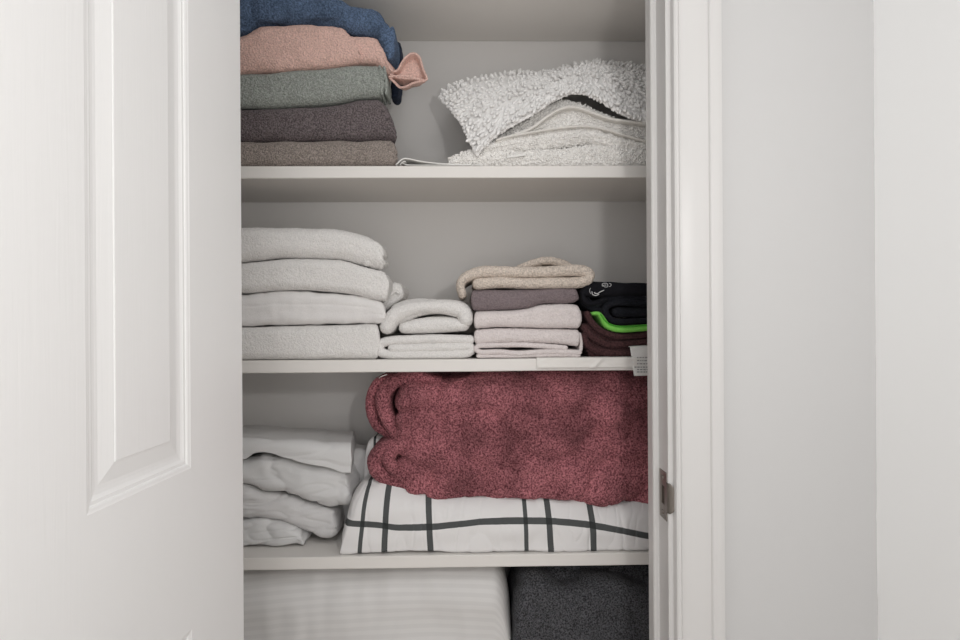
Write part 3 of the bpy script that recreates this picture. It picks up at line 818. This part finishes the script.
# ================================================================== shelf 4
YS = 1.0
G6 = 'white bed sheets stacked on the shelf above the pillow'
wr_s = ((.004, 14, 14, 30), (.002, 40, 26, 22), (-.0028, 9, 12, 30), (-.0016, 16, 14, 60))
pack('bed_sheet', 'small rumpled white sheet at the bottom of the sheet stack', 'folded linen', C_sheet, G6,
     top=[(200,515),(245,521),(258,520),(280,524),(292,530),(303,540)], bot=[(200,548),(303,545)], yf=YS-.012, yb=1.12, floor=Z4, rr=.012, er=.008, seed=71, wr=wr_s, fine=0)
pack('bed_sheet', 'white sheet bulging at its right end, second from the bottom of the sheet stack', 'folded linen', C_sheetb, G6,
     top=[(200,480),(243,486),(261,493),(278,495),(300,503),(320,509),(331,513),(336,520)], bot=[(200,515),(245,521),(258,519.5),(280,524),(300,533),(322,542),(336,540)], yf=YS-.004, yb=1.12, rr=.018, er=.012, seed=72, wr=wr_s, fine=0,
     grooves=((.3, .002, 200, 262),))
pack('bed_sheet', 'white sheet below the flat pillowcase at the top of the stack', 'folded linen', C_sheet, G6,
     top=[(200,458),(243,462),(262,456),(300,463),(325,468),(343,472),(350,480)], bot=[(200,480),(243,485.5),(261,492.5),(278,494),(300,502.5),(330,511),(350,508)], yf=YS-.006, yb=1.125, rr=.02, er=.012, seed=73, wr=wr_s, fine=0)
g = M()
slab(g, [(200,436),(243,438),(275,440),(300,441),(330,443),(351,444)], [(200,461),(243,460.5),(252,455),(262,453.5),(280,458),(300,463.5),(325,469),(345,474),(351,474)], YS-.014, 1.12, rr=.02, rrb=.003, er=.002, el=.01, skew=-.15, seed=74, wr=((.003, 15, 15, 30), (-.0018, 8, 12, 34)), fine=0)
tag(g.build('pillowcase', C_sheet, base=g.base()), 'flat folded white pillowcase on top of the sheet stack', 'folded linen', G6)
pack('bed_sheet', 'pale sheet squeezed behind the stack next to the red blanket', 'folded linen', C_sheetb, None,
     top=[(325,446),(345,449),(358,450),(368,452),(374,462)], bot=[(325,548),(374,548)], yf=1.065, yb=1.13, floor=Z4, rr=.02, el=.01, er=.012, seed=75, wr=wr_s, fine=0)

# ---- checked comforter
mt, nt, b = newmat('checked_cotton'); L = nt.links
b.inputs['Roughness'].default_value = .9; b.inputs['Specular IOR Level'].default_value = .1
at1 = nt.nodes.new('ShaderNodeAttribute'); at1.attribute_name = 'weft'
at2 = nt.nodes.new('ShaderNodeAttribute'); at2.attribute_name = 'warp'
def lt(sock, v):
    a = nt.nodes.new('ShaderNodeMath'); a.operation = 'ABSOLUTE'; L.new(sock, a.inputs[0])
    c_ = nt.nodes.new('ShaderNodeMath'); c_.operation = 'LESS_THAN'; c_.inputs[1].default_value = v; L.new(a.outputs[0], c_.inputs[0]); return c_.outputs[0]
s1 = lt(at1.outputs['Fac'], 1.0); s2 = lt(at2.outputs['Fac'], 1.0)
mxm = nt.nodes.new('ShaderNodeMath'); mxm.operation = 'ADD'; L.new(s1, mxm.inputs[0]); L.new(s2, mxm.inputs[1])
cr = nt.nodes.new('ShaderNodeValToRGB'); L.new(mxm.outputs[0], cr.inputs[0])
dv = nt.nodes.new('ShaderNodeMath'); dv.operation = 'MULTIPLY'; dv.inputs[1].default_value = .5; L.new(mxm.outputs[0], dv.inputs[0]); L.new(dv.outputs[0], cr.inputs[0])
cr.color_ramp.interpolation = 'CONSTANT'
el_ = cr.color_ramp.elements; el_[0].color = (*lin((228, 226, 225)), 1); el_[1].position = .4; el_[1].color = (*lin((84, 86, 86)), 1)
e3 = el_.new(.9); e3.color = (*lin((58, 60, 60)), 1)
L.new(cr.outputs[0], b.inputs['Base Color'])
M_check = mt
root = empty('comforter', (PX(500, 1.03), 1.03, Z4), 'white comforter with thin charcoal check lying under the red blanket', 'comforter')
def comf(g, top, bot, yf, **k):
    b0 = len(g.v); V, info, _ = slab(g, top, bot, yf, **k)
    nxx, n, _q = V.shape
    W = []; Z = []
    stripes = [(357.5, 365, 4.2), (382, 386, 5.8), (428.5, 426, 6.0), (524.5, 523, 4.3), (549, 546, 6.0), (592, 589.5, 6.0), (665, 662, 5)]
    hy = [(330,521),(345,523),(375,525),(400,528),(430,527),(460,524),(485,521.5),(520,521),(545,521.5),(580,524),(605,527.5),(625,531.5),(646,536),(680,541)]
    for i in range(nxx):
        for j in range(n):
            x, y, z = V[i, j]
            # pixel-like cloth coordinates on the comforter's own front plane
            cx_ = info[i][0]; zc, h = info[i][1], info[i][2]
            zt = PZ(cx_, float(interp(hy, np.array([cx_]))[0]), yf)
            d = (z - zt) * FPX / yf
            Z.append(d / 3.1 if y < yf + .05 else 9)
            u = (z - (zc - h)) / (2*h + 1e-6)
            W.append(min(abs((cx_ - (a + (c_ - a) * u)) / w_ * 2) for a, c_, w_ in stripes))
    g.att.setdefault('weft', []).extend(Z); g.att.setdefault('warp', []).extend(W)
g = M()
comf(g, [(338,552),(342,530),(346,508),(351,494),(358,487),(372,484),(400,487),(430,494),(470,499),(520,501),(570,502),(620,503),(RX,503)],
     [(338,557),(400,560),(520,558),(640,552),(RX,550)], YF, yb=1.12, floor=Z4, rr=.045, rrb=.008, el=.004, er=.01, seed=81, nx=520, fine=0,
     wr=((.005, 14, 12, 30), (-.0018, 18, 10, 7), (-.0008, 50, 20, 12)), nf=2)
g.build('quilted_body', M_check, root)
g = M()
comf(g, [(362,452),(366,443),(376,437),(400,436),(440,436)], [(362,500),(440,500)], 1.04, yb=1.13, rr=.01, el=.012, er=.01, seed=82, nx=150, fine=0, wr=((.003, 30, 20, 20),))
g.att['warp'] = [min(abs((p[0] - PX(374, 1.04)))/.0022, 9) for p in g.v]; g.att['weft'] = [9]*len(g.v)
g.build('folded_back_end', M_check, root)
# stitched quilting seam
g = M()
for pth in ([(395,508),(398,520),(396,535),(398,554)], [(478,501),(480,520),(476,540)], [(560,503),(562,520),(559,535)]):
    pass

# ---- red blanket
root = empty('blanket', (PX(520, 1.03), 1.03, PZ(520, 500, YF)), 'thick burgundy plush blanket stuffed under the shelf on the checked comforter', 'blanket')
zc3 = S_top[3] - TH
wr_b = ((.013, 9, 9, 13), (.007, 20, 18, 26), (-.009, 8, 10, 13), (-.003, 26, 20, 30))
g = M()
slab(g, [(388,378),(400,374),(440,373),(520,372),(600,370),(RX,369)],
     [(388,489),(398,497),(425,504),(470,506.5),(520,506),(560,506),(600,507),(640,508),(RX,509)], YF+.012, 1.12, ceil=zc3, rr=.045, rrb=.018, el=.05, er=.02, pe=2.6, seed=91, nx=200, wr=wr_b, fine=.0012, nf=1.6,
     front=lambda x: .0)
ribbon(g, [(440,380),(412,378),(393,383),(383,396),(383,410),(389,424),(397,436)], lambda t: 15*min(1, .25+t*3.5), YF+.030, 1.10, .002, 92, fine=.001)
ribbon(g, [(425,379),(398,378),(379,384),(371,398),(371,413),(377,426),(389,434)], lambda t: 12*min(1, .25+t*3.5), YF+.048, 1.11, .002, 93, fine=.001)
ribbon(g, [(392,446),(380,452),(374,463),(378,474),(392,481),(410,487),(430,490)], lambda t: 13 + 4*math.sin(t*PI), YF+.022, 1.10, .002, 94, fine=.001)
ribbon(g, [(404,446),(392,453),(388,463),(398,474),(418,482)], lambda t: 13, YF+.017, 1.10, .002, 95, fine=.001)
g.build('plush_body', C_red, root)
g = M()
tube(g, [P(379,378,YF+.02), P(381,376.5,YF+.012), P(384,375.5,YF+.01), P(387,374.5,YF+.012)], .0007, 6)
g.build('label_loop', M_liner, root)

# ================================================================== bottom
mt, nt, b = newmat('sateen_stripe'); L = nt.links
b.inputs['Roughness'].default_value = .75; b.inputs['Specular IOR Level'].default_value = .25
at = nt.nodes.new('ShaderNodeAttribute'); at.attribute_name = 'stripe'
sn = nt.nodes.new('ShaderNodeMath'); sn.operation = 'SINE'; L.new(at.outputs['Fac'], sn.inputs[0])
mr = nt.nodes.new('ShaderNodeMapRange'); mr.inputs[1].default_value = -.3; mr.inputs[2].default_value = .3; L.new(sn.outputs[0], mr.inputs[0])
mx = nt.nodes.new('ShaderNodeMix'); mx.data_type = 'RGBA'; mx.inputs[6].default_value = (*lin((212, 210, 208)), 1); mx.inputs[7].default_value = (*lin((217, 215, 213)), 1)
L.new(mr.outputs[0], mx.inputs[0]); L.new(mx.outputs[2], b.inputs['Base Color'])
m2 = nt.nodes.new('ShaderNodeMapRange'); m2.inputs[1].default_value = -.3; m2.inputs[2].default_value = .3; m2.inputs[3].default_value = .85; m2.inputs[4].default_value = .45
L.new(sn.outputs[0], m2.inputs[0]); L.new(m2.outputs[0], b.inputs['Roughness'])
g = M()
V, info, (nb, na, nv, ntp) = slab(g, [(150,590),(200,572),(260,562),(330,560),(400,559),(460,560),(485,562),(500,570),(508,590),(512,620),(513,650)], [(150,720),(200,745),(300,755),(480,752),(513,735)],
     YF+.006, 1.13, floor=Z5, ceil=S_top[4]-TH, rr=.085, el=.03, er=.05, pe=3.0, seed=101, nx=180, wr=((.007, 8, 8, 10), (.0025, 40, 12, 16)), fine=0, nf=2)
# arc length along each ring gives the woven stripes
seg = np.linalg.norm(np.diff(V, axis=1), axis=2).mean(axis=0)
arc = np.concatenate([[0], np.cumsum(seg)])
A = [float((arc[j] - .020 * (1 - ((info[i][0] - 400) / 200)**2)) * 2*PI / .0125) for i in range(V.shape[0]) for j in range(V.shape[1])]
g.att['stripe'] = A
tag(g.build('pillow', mt, base=g.base()), 'big white pillow with woven stripes at the bottom left of the closet', 'pillow')

g = M()
wc = ((.006, 12, 10, 16), (.003, 30, 24, 34), (-.005, 9, 8, 10))
slab(g, [(508,572),(516,569),(530,567),(580,566),(640,565),(RX,565)], [(508,740),(RX,740)], YF+.045, 1.12, floor=Z5, ceil=S_top[4]-TH, rr=.05, el=.03, er=.02, seed=111, nx=160, wr=wc, fine=.0008, nf=1.6)
slab(g, [(510,606),(515,592),(524,582),(536,577),(546,581),(556,589),(566,592),(580,587),(600,583),(620,585),(645,592),(RX,598)], [(510,756),(RX,754)], YF+.006, 1.10, floor=Z5, rr=.04, el=.02, er=.02, seed=112, nx=160, wr=wc, fine=.0008, nf=1.6)
tag(g.build('fleece_blanket', C_char, base=g.base()), 'heathered charcoal fleece blanket bunched beside the white pillow', 'blanket')
